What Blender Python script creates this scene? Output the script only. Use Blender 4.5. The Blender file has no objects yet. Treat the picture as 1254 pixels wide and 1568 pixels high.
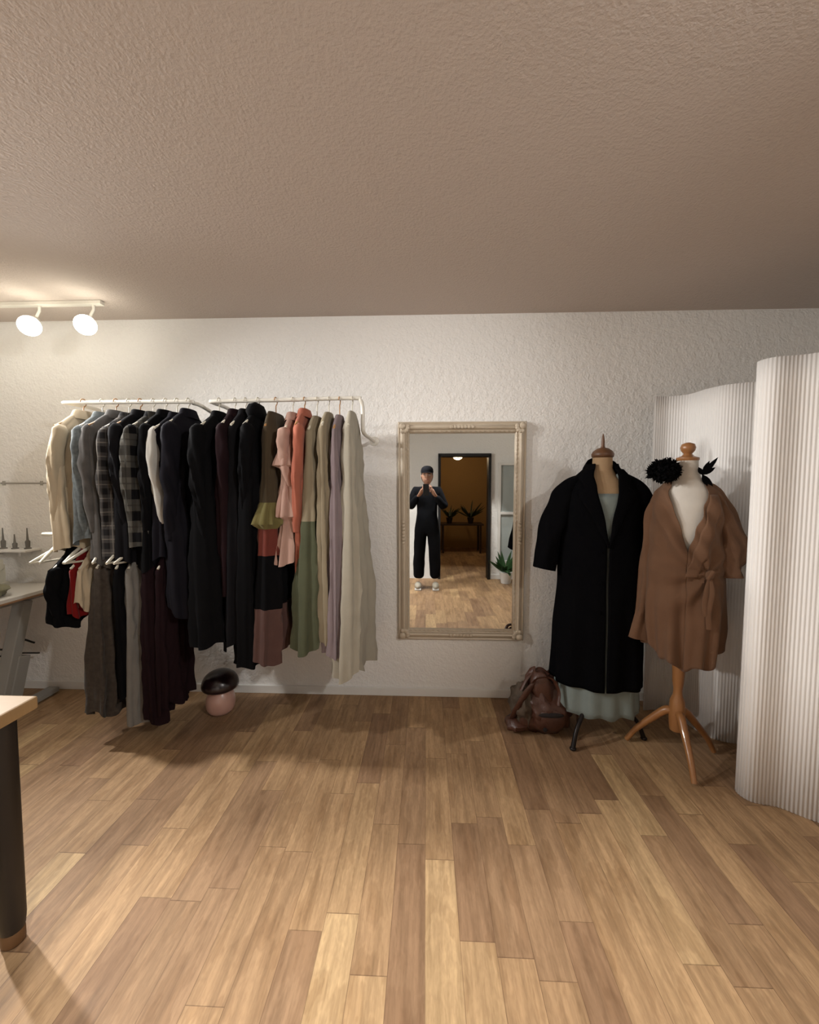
import bpy, math, random
from mathutils import Vector, Matrix, noise
random.seed(7)
pi=math.pi
D=2.665; H=2.482; CAMH=1.4
sc=bpy.context.scene
try:
    sc.view_settings.view_transform='Standard'
    sc.view_settings.look='None'
    sc.view_settings.exposure=1.0
except Exception as e: print(e)

# ---------------------------------------------------------------- materials
def lin(c):
    return tuple(((x/255)/12.92 if x/255<=.04045 else ((x/255+.055)/1.055)**2.4) for x in c)+(1,)
class NT:
    def __init__(s,name):
        s.m=bpy.data.materials.new(name); s.m.use_nodes=True
        s.t=s.m.node_tree; s.n=s.t.nodes; s.l=s.t.links
        s.b=s.n['Principled BSDF']
    def node(s,typ,**kw):
        n=s.n.new(typ)
        for k,v in kw.items(): setattr(n,k,v)
        return n
    def link(s,a,b): s.l.new(a,b)
    def math(s,op,a,b=None,c=None):
        n=s.n.new('ShaderNodeMath'); n.operation=op
        for i,v in enumerate((a,b,c)):
            if v is None: continue
            if isinstance(v,(int,float)): n.inputs[i].default_value=v
            else: s.l.new(v,n.inputs[i])
        return n.outputs[0]
    def mix(s,fac,a,b,blend='MIX'):
        n=s.n.new('ShaderNodeMix'); n.data_type='RGBA'; n.blend_type=blend
        for idx,v in ((0,fac),(6,a),(7,b)):
            if isinstance(v,(int,float)): n.inputs[idx].default_value=v
            elif isinstance(v,tuple): n.inputs[idx].default_value=v
            else: s.l.new(v,n.inputs[idx])
        return n.outputs[2]
    def noise(s,scale,detail=3,vec=None,rough=.5):
        n=s.n.new('ShaderNodeTexNoise'); n.inputs['Scale'].default_value=scale; n.inputs['Detail'].default_value=detail
        n.inputs['Roughness'].default_value=rough
        if vec is not None: s.l.new(vec,n.inputs['Vector'])
        return n.outputs['Fac']
    def coords(s):
        return s.n.new('ShaderNodeTexCoord').outputs['Object']
    def mapping(s,vec,scale):
        n=s.n.new('ShaderNodeMapping'); n.inputs['Scale'].default_value=scale; s.l.new(vec,n.inputs['Vector']); return n.outputs[0]
    def bump(s,h,strength,dist=.01):
        n=s.n.new('ShaderNodeBump'); n.inputs['Strength'].default_value=strength; n.inputs['Distance'].default_value=dist
        s.l.new(h,n.inputs['Height']); s.l.new(n.outputs[0],s.b.inputs['Normal'])
def M(name,col,rough=.8,col2=None,scale=6,bump=0,bscale=150,metal=0,sheen=0,stretch=(1,1,1),bdist=.005,spec=None,coat=0):
    t=NT(name); vec=t.mapping(t.coords(),stretch)
    c1=lin(col); c2=lin(col2) if col2 else tuple(x*.86 for x in c1[:3])+(1,)
    nf=t.noise(scale,3,vec)
    t.link(t.mix(nf,c1,c2),t.b.inputs['Base Color'])
    t.b.inputs['Roughness'].default_value=rough; t.b.inputs['Metallic'].default_value=metal
    if sheen: t.b.inputs['Sheen Weight'].default_value=sheen
    if spec is not None: t.b.inputs['Specular IOR Level'].default_value=spec
    if coat: t.b.inputs['Coat Weight'].default_value=coat
    if bump: t.bump(t.noise(bscale,3,vec),bump,bdist)
    return t.m
def fabric(name,col,col2=None,scale=14,sheen=.08):
    if sum(col)<160: sheen=0
    return M(name,col,.92,col2,scale,.25,380,0,sheen,spec=.08)
def plaid(name,base,dark,line,s=9.0):
    t=NT(name); sep=t.node('ShaderNodeSeparateXYZ'); t.link(t.coords(),sep.inputs[0])
    fy=t.math('FRACT',t.math('MULTIPLY',t.math('ADD',sep.outputs['Y'],sep.outputs['X']),s)); fz=t.math('FRACT',t.math('MULTIPLY',sep.outputs['Z'],s))
    a=t.math('LESS_THAN',fy,.45); b=t.math('LESS_THAN',fz,.45)
    fac=t.math('MULTIPLY',t.math('ADD',a,b),.5)
    c=t.mix(fac,lin(base),lin(dark))
    la=t.math('COMPARE',fy,.72,.035); lb=t.math('COMPARE',fz,.72,.035)
    c=t.mix(t.math('MULTIPLY',t.math('MAXIMUM',la,lb),.6),c,lin(line))
    t.link(c,t.b.inputs['Base Color']); t.b.inputs['Roughness'].default_value=.95
    t.b.inputs['Specular IOR Level'].default_value=.1
    t.bump(t.noise(300),.2,.004)
    return t.m
def emit(name,col,strength):
    t=NT(name); t.b.inputs['Base Color'].default_value=lin(col)
    t.b.inputs['Emission Color'].default_value=lin(col); t.b.inputs['Emission Strength'].default_value=strength
    return t.m
def plaster(name,col,col2,scale1,scale2,strength,dist):
    t=NT(name); v=t.coords()
    n1=t.noise(scale1,4,v,.6); n2=t.noise(scale2,2,v)
    vo=t.node('ShaderNodeTexVoronoi'); vo.inputs['Scale'].default_value=scale1*.8; t.link(v,vo.inputs['Vector'])
    hgt=t.math('ADD',t.math('MULTIPLY',t.math('POWER',n1,2.0),1.2),t.math('ADD',t.math('MULTIPLY',n2,.6),t.math('MULTIPLY',vo.outputs['Distance'],-.25)))
    t.link(t.mix(n2,lin(col),lin(col2)),t.b.inputs['Base Color'])
    t.b.inputs['Roughness'].default_value=.85; t.b.inputs['Specular IOR Level'].default_value=.2
    t.bump(hgt,strength,dist)
    return t.m
def floor_mat():
    t=NT('oak_plank_vinyl'); sep=t.node('ShaderNodeSeparateXYZ'); co=t.coords(); t.link(co,sep.inputs[0])
    X=sep.outputs['X'];Y=sep.outputs['Y']
    r=t.math('DIVIDE',X,.108); row=t.math('FLOOR',r)
    w1=t.node('ShaderNodeTexWhiteNoise',noise_dimensions='1D'); t.link(row,w1.inputs['W'])
    w2=t.node('ShaderNodeTexWhiteNoise',noise_dimensions='1D'); t.link(t.math('ADD',row,37.3),w2.inputs['W'])
    ln=t.math('ADD',t.math('MULTIPLY',w2.outputs['Value'],.35),.44)
    s=t.math('DIVIDE',t.math('ADD',Y,t.math('MULTIPLY',w1.outputs['Value'],7.0)),ln); seg=t.math('FLOOR',s)
    cb=t.node('ShaderNodeCombineXYZ'); t.link(row,cb.inputs[0]); t.link(seg,cb.inputs[1])
    w3=t.node('ShaderNodeTexWhiteNoise',noise_dimensions='3D'); t.link(cb.outputs[0],w3.inputs['Vector'])
    ramp=t.node('ShaderNodeValToRGB'); cr=ramp.color_ramp
    cr.elements[0].position=0; cr.elements[0].color=lin((148,118,91))
    cr.elements[1].position=1; cr.elements[1].color=lin((197,168,127))
    for p,c in ((.25,(160,130,100)),(.55,(170,139,105)),(.85,(181,149,112))):
        e=cr.elements.new(p); e.color=lin(c)
    t.link(w3.outputs['Value'],ramp.inputs[0])
    cb2=t.node('ShaderNodeCombineXYZ')
    t.link(t.math('MULTIPLY',X,42),cb2.inputs[0]); t.link(t.math('MULTIPLY',Y,3.2),cb2.inputs[1]); t.link(t.math('MULTIPLY',w3.outputs['Value'],50),cb2.inputs[2])
    g=t.noise(1.0,6,cb2.outputs[0],.68)
    cb3=t.node('ShaderNodeCombineXYZ')
    t.link(t.math('MULTIPLY',X,14),cb3.inputs[0]); t.link(t.math('MULTIPLY',Y,4.5),cb3.inputs[1]); t.link(t.math('MULTIPLY',w3.outputs['Value'],90),cb3.inputs[2])
    k=t.noise(1.0,4,cb3.outputs[0],.6)
    gr=t.node('ShaderNodeValToRGB'); gr.color_ramp.elements[0].position=.35; gr.color_ramp.elements[0].color=(.58,.55,.52,1); gr.color_ramp.elements[1].position=.62; gr.color_ramp.elements[1].color=(1.08,1.06,1.04,1)
    t.link(g,gr.inputs[0])
    band=t.math('FRACT',t.math('MULTIPLY',k,9.0))
    bandm=t.math('MULTIPLY',t.math('ABSOLUTE',t.math('SUBTRACT',band,.5)),.42)
    kr=t.node('ShaderNodeValToRGB'); kr.color_ramp.elements[0].position=.34; kr.color_ramp.elements[0].color=(.70,.65,.60,1); kr.color_ramp.elements[1].position=.52; kr.color_ramp.elements[1].color=(1,1,1,1)
    t.link(k,kr.inputs[0])
    c=t.mix(.78,ramp.outputs[0],gr.outputs[0],'MULTIPLY'); c=t.mix(.75,c,kr.outputs[0],'MULTIPLY')
    c=t.mix(bandm,c,lin((114,86,63)))
    fr=t.math('FRACT',r); fs=t.math('FRACT',s)
    seam=t.math('MAXIMUM',t.math('LESS_THAN',fr,.018),t.math('LESS_THAN',fs,.005))
    c=t.mix(t.math('MULTIPLY',seam,.5),c,lin((80,56,40)))
    t.link(c,t.b.inputs['Base Color'])
    t.link(t.math('ADD',t.math('MULTIPLY',g,.2),.48),t.b.inputs['Roughness'])
    t.b.inputs['Specular IOR Level'].default_value=.28
    t.bump(t.math('SUBTRACT',g,t.math('MULTIPLY',seam,1.5)),.12,.003)
    return t.m

# ---------------------------------------------------------------- mesh builder
def catmull(P,k=6):
    P=[Vector(p) for p in P]
    if len(P)<3: return P
    out=[]
    for i in range(len(P)-1):
        p0=P[i-1] if i>0 else P[0]*2-P[1]; p1=P[i];p2=P[i+1]; p3=P[i+2] if i+2<len(P) else P[-1]*2-P[-2]
        for j in range(k):
            t=j/k
            out.append(.5*((2*p1)+(-p0+p2)*t+(2*p0-5*p1+4*p2-p3)*t*t+(-p0+3*p1-3*p2+p3)*t**3))
    out.append(P[-1]); return out
def interp(tab,x):
    if x<=tab[0][0]: return tab[0][1:]
    for a,b in zip(tab,tab[1:]):
        if x<=b[0]:
            t=(x-a[0])/(b[0]-a[0]); t=t*t*(3-2*t)*.5+t*.5
            return tuple(p+(q-p)*t for p,q in zip(a[1:],b[1:]))
    return tab[-1][1:]
class MB:
    def __init__(s): s.v=[];s.f=[];s.m=[]
    def add(s,vs,fs,mi=0):
        o=len(s.v); s.v+= [tuple(v) for v in vs]
        for i,f in enumerate(fs):
            s.f.append([o+j for j in f]); s.m.append(mi[i] if isinstance(mi,list) else mi)
    def rings(s,R,mi=0,closed=True,cap0=False,cap1=False):
        n=len(R[0]); vs=[p for r in R for p in r]; fs=[];ms=[]
        for i in range(len(R)-1):
            for j in range(n if closed else n-1):
                k=(j+1)%n
                fs.append([i*n+j,i*n+k,(i+1)*n+k,(i+1)*n+j]); ms.append(mi(i) if callable(mi) else mi)
        if cap0: fs.append(list(range(n))[::-1]); ms.append(mi(0) if callable(mi) else mi)
        if cap1: fs.append([(len(R)-1)*n+j for j in range(n)]); ms.append(mi(len(R)-2) if callable(mi) else mi)
        s.add(vs,fs,ms)
    def tube(s,P,r,n=10,mi=0,smooth=0,cap=True,flat=None):
        P=[Vector(p) for p in P]
        if smooth:
            m=len(P); P2=catmull(P,smooth)
            if isinstance(r,(list,tuple)):
                rr=[]
                for i in range(len(P2)):
                    x=i/smooth; a=min(int(x),m-2); t=x-a; rr.append(r[a]+(r[a+1]-r[a])*t)
                r=rr
            P=P2
        R=[]; up=None
        for i,p in enumerate(P):
            t=(P[min(i+1,len(P)-1)]-P[max(i-1,0)]).normalized()
            if up is None:
                up=Vector((0,0,1)) if abs(t.z)<.9 else Vector((0,1,0))
            a=t.cross(up).normalized(); b=a.cross(t).normalized(); up=b
            ri=r[i] if isinstance(r,(list,tuple)) else r
            fl=flat or 1
            R.append([p+a*ri*math.cos(2*pi*j/n)+b*ri*fl*math.sin(2*pi*j/n) for j in range(n)])
        s.rings(R,mi,True,cap,cap)
    def box(s,c,size,mi=0,rot=None):
        c=Vector(c); q=[x/2 for x in size]; vs=[]
        for i in (-1,1):
            for j in (-1,1):
                for k in (-1,1):
                    v=Vector((i*q[0],j*q[1],k*q[2]))
                    if rot is not None: v=rot@v
                    vs.append(c+v)
        s.add(vs,[[0,1,3,2],[4,6,7,5],[0,4,5,1],[2,3,7,6],[0,2,6,4],[1,5,7,3]],mi)
    def lathe(s,prof,c=(0,0,0),n=24,mi=0,mat=None):
        R=[]
        for r,z in prof:
            ring=[Vector((max(r,1e-4)*math.cos(2*pi*j/n),max(r,1e-4)*math.sin(2*pi*j/n),z)) for j in range(n)]
            if mat is not None: ring=[mat@p for p in ring]
            R.append([p+Vector(c) for p in ring])
        s.rings(R,mi,True,True,True)
    def ell(s,c,r,mi=0,n=16,m=10,rot=None,fn=None):
        R=[]
        for i in range(m+1):
            th=pi*i/m; th=min(max(th,.02),pi-.02)
            ring=[]
            for j in range(n):
                a=2*pi*j/n
                p=Vector((math.sin(th)*math.cos(a),math.sin(th)*math.sin(a),math.cos(th)))
                k=fn(p) if fn else 1
                p=Vector((p.x*r[0]*k,p.y*r[1]*k,p.z*r[2]*k))
                if rot is not None: p=rot@p
                ring.append(Vector(c)+p)
            R.append(ring)
        s.rings(R,mi,True,True,True)
    def leaf(s,a,d,L,w,mi=0,nrm=Vector((0,-1,0)),curl=.0):
        a=Vector(a); d=Vector(d).normalized(); side=d.cross(nrm)
        if side.length<.1: side=d.cross(Vector((1,0,0)))
        side.normalize(); up=side.cross(d)
        R=[]
        for t,ww in ((0,.15),(.25,.8),(.5,1),(.75,.7),(1,.05)):
            c=a+d*L*t+up*curl*L*t*t
            R.append([c-side*w*ww*.5,c+up*w*.12,c+side*w*ww*.5,c-up*.0015])
        s.rings(R,mi,True,True,True)
    def build(s,name,mats,loc=(0,0,0),rz=0,parent=None,smooth=True,bevel=0,solid=0,sub=0,angle=50,rot=None):
        me=bpy.data.meshes.new(name); me.from_pydata(s.v,[],s.f)
        for m in mats: me.materials.append(m)
        for p,mi in zip(me.polygons,s.m): p.material_index=mi; p.use_smooth=smooth
        me.validate(); me.update()
        import bmesh
        bm=bmesh.new(); bm.from_mesh(me); bmesh.ops.recalc_face_normals(bm,faces=bm.faces); bm.to_mesh(me); bm.free()
        if smooth:
            try: me.set_sharp_from_angle(angle=math.radians(angle))
            except Exception: pass
        o=bpy.data.objects.new(name,me); bpy.context.collection.objects.link(o)
        o.location=loc; o.rotation_euler=rot if rot else (0,0,rz)
        if parent: o.parent=parent
        if bevel:
            b=o.modifiers.new('bevel','BEVEL'); b.width=bevel; b.segments=2; b.limit_method='ANGLE'
        if solid:
            b=o.modifiers.new('solid','SOLIDIFY'); b.thickness=solid; b.offset=0
        if sub:
            b=o.modifiers.new('sub','SUBSURF'); b.levels=sub; b.render_levels=sub
        return o
def empty(name,loc=(0,0,0),rz=0):
    o=bpy.data.objects.new(name,None); bpy.context.collection.objects.link(o); o.location=loc; o.rotation_euler=(0,0,rz); o.empty_display_size=.1
    return o
def boxobj(name,lo,hi,mat,bevel=0,parent=None):
    b=MB(); c=[(a+d)/2 for a,d in zip(lo,hi)]; b.box((0,0,0),[d-a for a,d in zip(lo,hi)])
    return b.build(name,[mat],loc=c,smooth=False,bevel=bevel,parent=parent)

# ---------------------------------------------------------------- room
wallM=plaster('white_plaster',(236,234,231),(230,228,225),32,90,.55,.011)
ceilM=plaster('ceiling_woodchip',(204,192,184),(198,186,177),100,45,.42,.007)
trimM=M('trim_white',(232,230,226),.5)
floorM=floor_mat()
XL,XR,YB,YF=-3.45,2.9,-3.53,0.0
b=MB(); b.box((0,-3.3,-.05),(6.8,7.2,.1)); b.build('floor',[floorM],smooth=False)
b=MB(); b.box((0,-3.3,.05),(6.8,7.2,.1)); b.build('ceiling',[ceilM],loc=(0,0,H),smooth=False)
boxobj('wall_north',(XL-.1,0,0),(XR+.1,.1,H),wallM)
boxobj('wall_west',(XL-.1,YB,0),(XL,0,H),wallM)
boxobj('wall_east',(XR,YB,0),(XR+.1,0,H),wallM)
DX0,DX1,DZ=.2,.945,1.86
b=MB(); y0=YB-.06
b.box(((XL-.1+DX0)/2,y0,H/2),(DX0-XL+.1,.12,H)); b.box(((XR+.1+DX1)/2,y0,H/2),(XR+.1-DX1,.12,H)); b.box(((DX0+DX1)/2,y0,(DZ+H)/2),(DX1-DX0,.12,H-DZ))
b.build('wall_south',[wallM],smooth=False)
blk=M('black_frame',(22,20,20),.5)
b=MB(); y=YB+.01
b.box((DX0-.0,y-.05,DZ/2),(.04,.18,DZ)); b.box((DX1+.0,y-.05,DZ/2),(.04,.18,DZ)); b.box(((DX0+DX1)/2,y-.05,DZ),(DX1-DX0+.04,.18,.05))
b.build('trim_doorway',[blk],smooth=False,bevel=.004)
amber=plaster('amber_wall',(160,128,84),(146,114,72),20,60,.2,.004)
boxobj('wall_backroom_south',(-1.2,-6.8,0),(3.0,-6.7,H),amber)
boxobj('wall_backroom_west',(-1.2,-6.7,0),(-1.1,YB-.12,H),amber)
boxobj('wall_backroom_east',(2.9,-6.7,0),(3.0,YB-.12,H),amber)
boxobj('baseboard_north',(XL,-.014,0),(1.9,0,.055),trimM,.003)
boxobj('baseboard_south',(DX1+.03,YB,0),(XR,YB+.014,.07),trimM,.003)
boxobj('baseboard_west',(XL,YB+.014,0),(XL+.014,-.014,.055),trimM,.003)

# ---------------------------------------------------------------- mirror
def mirror():
    root=empty('framed_mirror',(.228,0,1.102))
    cream=M('cream_gilt_frame',(200,187,168),.42,(186,172,152),18,.25,60,.08,bdist=.003)
    glass=NT('mirror_glass'); glass.b.inputs['Metallic'].default_value=1; glass.b.inputs['Roughness'].default_value=.012
    glass.link(glass.mix(glass.noise(2),(.66,.67,.66,1),(.64,.65,.64,1)),glass.b.inputs['Base Color'])
    W,Hh=.408,.708
    prof=[(0,0),(0,.022),(.006,.03),(.014,.026),(.02,.03),(.028,.042),(.038,.046),(.046,.042),(.052,.03),(.058,.027),(.063,.031),(.068,.027),(.073,.016),(.075,.012)]
    b=MB(); R=[]
    for ins,dep in prof:
        ring=[]
        for cx,cz in ((-1,-1),(1,-1),(1,1),(-1,1)):
            ring.append((cx*(W-ins),-dep,cz*(Hh-ins)))
        R.append(ring)
    b.rings(R,0)
    for s in (-1,1):
        n=46
        for i in range(n):
            z=-Hh+.06+(2*Hh-.12)*i/(n-1); b.ell((s*(W-.063),-.031,z),(.005,.005,.012),n=6,m=4)
        n=24
        for i in range(n):
            x=-W+.06+(2*W-.12)*i/(n-1); b.ell((x,-.031,s*(Hh-.063)),(.012,.005,.005),n=6,m=4)
        for s2 in (-1,1):
            for k in range(5):
                a=pi/4+(k-2)*.5
                b.ell((s*(W-.036-.028*math.cos(a)),-.045,s2*(Hh-.036-.028*math.sin(a))),(.014,.008,.014),n=8,m=6)
            b.ell((s*(W-.03),-.046,s2*(Hh-.03)),(.022,.012,.022),n=10,m=6)
        for k in range(-3,4):
            b.ell((s*(W-.037),-.044,k*.022),(.012,.009,.014-.001*abs(k)),n=8,m=6)
            b.ell((k*.022,-.044,s*(Hh-.037)),(.014,.009,.012),n=8,m=6)
    b.build('frame',[cream],parent=root,angle=35)
    b=MB(); b.box((0,-.009,0),(2*(W-.072),.008,2*(Hh-.072))); b.build('glass',[glass.m],parent=root,smooth=False)
mirror()

# ---------------------------------------------------------------- rails
white=M('white_metal',(222,218,208),.35)
whitep=M('white_hanger',(210,204,188),.45)
woodh=M('hanger_wood',(180,138,90),.5,(156,112,70),30)
RY,RZ=-.4,1.87
def rails():
    b=MB()
    b.tube([(-2.02,0,1.84),(-2.02,-.2,1.87),(-2.02,RY+.03,RZ),(-1.99,RY,RZ),(-1.36,RY,RZ),(-1.31,RY+.02,RZ-.004),(-1.29,RY+.07,RZ-.01),(-1.29,-.2,RZ-.03),(-1.29,0,RZ-.06)],.011,10,smooth=5)
    for x,z in ((-2.02,1.84),(-1.29,RZ-.06)): b.lathe([(.03,0),(.03,.006),(.012,.012)],(x,0,z),16,mat=Matrix.Rotation(pi/2,3,'X'))
    b.build('clothes_rail',[white])
    b=MB()
    b.tube([(-1.2,0,1.84),(-1.2,-.2,1.87),(-1.2,RY+.03,RZ),(-1.16,RY,RZ),(-.8,RY,RZ+.005),(-.4,RY,RZ+.012),(-.36,RY,RZ-.0),(-.348,RY,RZ-.05),(-.348,RY,RZ-.14),(-.346,RY+.03,RZ-.175),(-.34,-.2,RZ-.18),(-.335,0,RZ-.18)],.011,10,smooth=5)
    for x,z in ((-1.2,1.84),(-.335,RZ-.18)): b.lathe([(.03,0),(.03,.006),(.012,.012)],(x,0,z),16,mat=Matrix.Rotation(pi/2,3,'X'))
    b.build('clothes_rail',[white])
    b=MB()
    b.tube([(-2.12,0,1.1),(-2.12,-.2,1.12),(-2.12,RY-.03,1.13),(-2.08,RY-.06,1.13),(-1.32,RY-.06,1.13),(-1.28,RY-.03,1.13),(-1.28,-.2,1.12),(-1.28,0,1.1)],.011,10,smooth=5)
    b.build('clothes_rail',[white])
rails()

def hanger_parts(b,zt,zr,w,mi):
    b.tube([(0,0,zt-.015),(0,0,zr-.03),(0,.012,zr-.018),(0,.02,zr),(0,.012,zr+.015),(0,0,zr+.019),(0,-.014,zr+.014),(0,-.02,zr)],.003,6,mi,smooth=4)
    b.tube([(0,-w,zt-.085),(0,-w*.55,zt-.045),(0,-.02,zt-.01),(0,0,zt-.004),(0,.02,zt-.01),(0,w*.55,zt-.045),(0,w,zt-.085)],[.006,.009,.009,.009,.009,.009,.006],8,mi,smooth=3)
def garment(name,X,hem,mats,w=.2,wh=None,th=.05,thh=None,zt=1.80,zr=None,Y=RY,sleeve=None,sr=.05,folds=5,amp=.012,bands=None,hmat=None,rz=None,hemwave=.022,seed=None,hood=False,smat=0,neck=.055,ruffle=None,collar=True):
    seed=seed if seed is not None else random.random()*100
    rnd=random.Random(seed); zr=zr if zr is not None else RZ
    if rz is None: rz=rnd.uniform(-.06,.06)
    wh=wh or w*1.05; thh=thh or th*1.3
    b=MB(); n=84; rows=[]
    L=zt-hem
    zs=[0,.006,.018,.035,.05,.065,.08,.1]
    m=44
    for i in range(1,m+1): zs.append(.1+(L-.1)*i/m)
    ph=[rnd.random()*6.28 for _ in range(6)]
    sway=rnd.uniform(-.02,.02)
    for zi,dz in enumerate(zs):
        t=dz/L
        if dz<=.1:
            q=(dz/.1)
            hy=neck+(w-neck)*(q**.8); hx=.018+(th*.75-.018)*q
        else:
            q=(dz-.1)/(L-.1)
            hy=w+(wh-w)*q**1.2; hx=th*.75+(thh-th*.75)*min(1,q*1.4)
        if ruffle:
            for lo,hi,am in ruffle:
                if lo<=t<hi:
                    u=(t-lo)/(hi-lo); hx+=am*u; hy+=am*u*1.2
        g=max(0,(dz-.06)/(L))**.75
        ring=[]
        for j in range(n):
            a=2*pi*j/n; ca,sa=math.cos(a),math.sin(a)
            f1=math.sin(folds*2*a+ph[0]+1.2*math.sin(2.5*t+ph[1]))+.6*math.sin((folds*3+1)*a+ph[2]+2*t)+.35*math.sin(3*a+ph[3])
            d=amp*g*f1
            if ruffle:
                for lo,hi,am in ruffle:
                    if lo<=t<hi: d+=am*.45*((t-lo)/(hi-lo))*math.sin(17*a+ph[4])
            gw=min(1,dz/.12)
            wr=gw*(.014*noise.noise(Vector((ca*1.7+seed,sa*1.7,dz*7)))+.011*noise.noise(Vector((ca*4+seed,sa*4,dz*16+ca*5))))
            x=(hx*math.copysign(abs(sa)**.75,sa))+(d+wr)*math.copysign(min(1,abs(sa)*1.6),sa) + .012*g*math.sin(ca*5+ph[4]) + sway*t*t
            y=hy*ca*(1+.02*math.sin(6*t+ph[5])) + .5*d*ca
            z=zt-dz + (hemwave*math.sin(3*a+ph[0])+hemwave*.7*math.sin(ca*9+ph[2]))*(t**6)
            ring.append((x,y,z))
        rows.append(ring)
    def mi(i):
        if not bands: return 0
        t=zs[i]/L
        for lim,k in bands:
            if t<lim: return k
        return bands[-1][1]
    b.rings(rows,mi,True,True,False)
    if sleeve:
        for s in (-1,1):
            R=[]; ns=34; be=rnd.uniform(.0,.03); bx=rnd.uniform(-.01,.03)
            for i in range(ns+1):
                t=i/ns; ln=sleeve*t
                cy=s*(w-.04+.048*math.sin(min(1,t*2)*pi/2)-.02*t-be*max(0,t-.5)*2); cz=zt-.08-ln; cx=bx*t+.012*math.sin(3*t+ph[2])
                rr=sr*(1.02-.36*t)
                if i==0: rr*=.5
                if i==1: rr*=.8
                cuff=.93 if t>.93 else 1
                ring=[]
                for j in range(24):
                    a=2*pi*j/24
                    wv=cuff*(1+.18*noise.noise(Vector((math.cos(a)*1.5+seed,math.sin(a)*1.5+s*4,t*9)))+.13*math.sin(4*a-16*t*(1+.4*math.sin(a+ph[1]))+ph[3])*math.sin(pi*t))
                    ring.append((cx+rr*.62*wv*math.cos(a),cy+rr*wv*math.sin(a)*.98,cz+.25*rr*s*math.sin(a)*(1-t)))
                R.append(ring)
            b.rings(R,smat,True,True,True)
    if hood:
        b.ell((0,-.02,zt-.0),(.045,.09,.055),0,14,8,fn=lambda p:1+.15*noise.noise(p*3))
    if collar:
        R=[]
        for k in range(17):
            a=2*pi*k/16; c,sn=math.cos(a),math.sin(a)
            R.append([(.018*sn,neck*.95*c,zt+.004),(.022*sn,neck*1.0*c,zt+.022),(.03*sn,neck*1.12*c,zt+.018),(.045*sn,neck*1.5*c,zt-.022-.01*abs(sn))])
        b.rings(R,0,False)
    hm=len(mats)
    hanger_parts(b,zt,zr,w*.95,hm)
    return b.build(name,list(mats)+[hmat or whitep],loc=(X,Y,0),rz=rz,angle=70)

black=fabric('black_cloth',(13,13,15),(9,9,11))
black2=fabric('washed_black_cloth',(22,21,24),(16,16,18))
burg=fabric('burgundy_cloth',(34,20,23),(25,15,18))
navy=fabric('midnight_cloth',(26,25,31),(19,18,23))
cream=fabric('cream_cloth',(184,169,145),(169,154,131))
ivory=fabric('ivory_cloth',(162,156,142),(148,142,129))
grey=fabric('grey_cloth',(94,91,89),(69,67,65),22)
lgrey=fabric('light_grey_cloth',(121,118,113),(100,97,93))
denim=fabric('speckled_grey_cloth',(110,115,115),(57,62,65),60)
taupe=fabric('patterned_taupe_cloth',(79,71,64),(43,38,34),45)
coral=fabric('coral_cloth',(162,98,80),(147,84,67))
pink=fabric('blush_cloth',(170,140,128),(157,125,112))
sage=fabric('sage_cloth',(83,86,67),(68,71,54))
lilac=fabric('mauve_cloth',(129,116,118),(114,101,104))
beige=fabric('beige_cloth',(139,128,107),(124,113,94))
olive=fabric('olive_brown_cloth',(71,62,47),(60,50,39))
mustard=fabric('mustard_cloth',(106,98,62),(91,84,50))
brick=fabric('brick_cloth',(106,54,46),(93,45,38))
rosebrown=fabric('rose_brown_cloth',(90,67,62),(76,55,51))
red=fabric('red_cloth',(116,24,24),(94,18,18))
whitec=fabric('white_cloth',(184,181,174),(167,164,158))
pl1=plaid('charcoal_plaid',(71,68,66),(28,27,28),(112,106,99),14)
pl2=plaid('black_check',(82,80,75),(15,15,17),(46,44,41),9)

# left rail
garment('cream_blouse',-1.93,1.06,[cream],w=.19,th=.05,sleeve=.5,sr=.045,seed=1,hmat=woodh)
garment('speckled_grey_jacket',-1.82,1.12,[denim],w=.2,th=.055,sleeve=.55,sr=.055,seed=2,zt=1.79)
garment('grey_knit_cardigan',-1.74,.98,[grey],w=.2,th=.045,sleeve=.56,sr=.05,seed=3,hmat=woodh)
garment('charcoal_plaid_shirt',-1.665,1.05,[pl1],w=.2,th=.05,sleeve=.56,sr=.055,seed=4,zt=1.785)
garment('washed_black_shirt',-1.60,1.0,[black2],w=.21,th=.05,sleeve=.56,sr=.055,seed=5,hmat=woodh)
garment('checked_flannel_shirt',-1.525,1.06,[pl2],w=.215,th=.055,sleeve=.58,sr=.06,seed=6,rz=.05,zt=1.79)
garment('silk_blouse',-1.455,.98,[black],w=.2,th=.05,sleeve=.55,sr=.05,seed=7)
garment('white_trimmed_shirt',-1.39,1.0,[navy,whitec],w=.2,th=.045,sleeve=.5,sr=.045,seed=8,smat=1,zt=1.785)
garment('midnight_overshirt',-1.325,.74,[navy],w=.21,th=.07,thh=.08,sleeve=.6,sr=.064,seed=9,zt=1.805,rz=0)
# lower rail
Y2=RY-.06; z2=1.13
garment('knitted_top',-1.95,.66,[black],w=.17,th=.05,zt=1.05,zr=z2,Y=Y2,sleeve=.3,sr=.045,seed=11)
garment('red_top',-1.87,.72,[red],w=.15,th=.03,zt=1.05,zr=z2,Y=Y2,seed=12)
garment('cream_top',-1.82,.76,[cream],w=.15,th=.035,zt=1.05,zr=z2,Y=Y2,seed=13)
garment('patterned_wide_trousers',-1.74,.19,[taupe],w=.13,wh=.19,th=.065,thh=.09,zt=1.05,zr=z2,Y=Y2,folds=5,amp=.018,seed=14)
garment('straight_skirt',-1.64,.28,[black],w=.14,wh=.16,th=.05,thh=.05,zt=1.05,zr=z2,Y=Y2,seed=15)
garment('light_grey_trousers',-1.57,.13,[lgrey],w=.13,wh=.16,th=.05,thh=.055,zt=1.05,zr=z2,Y=Y2,folds=4,amp=.014,seed=16)
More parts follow.
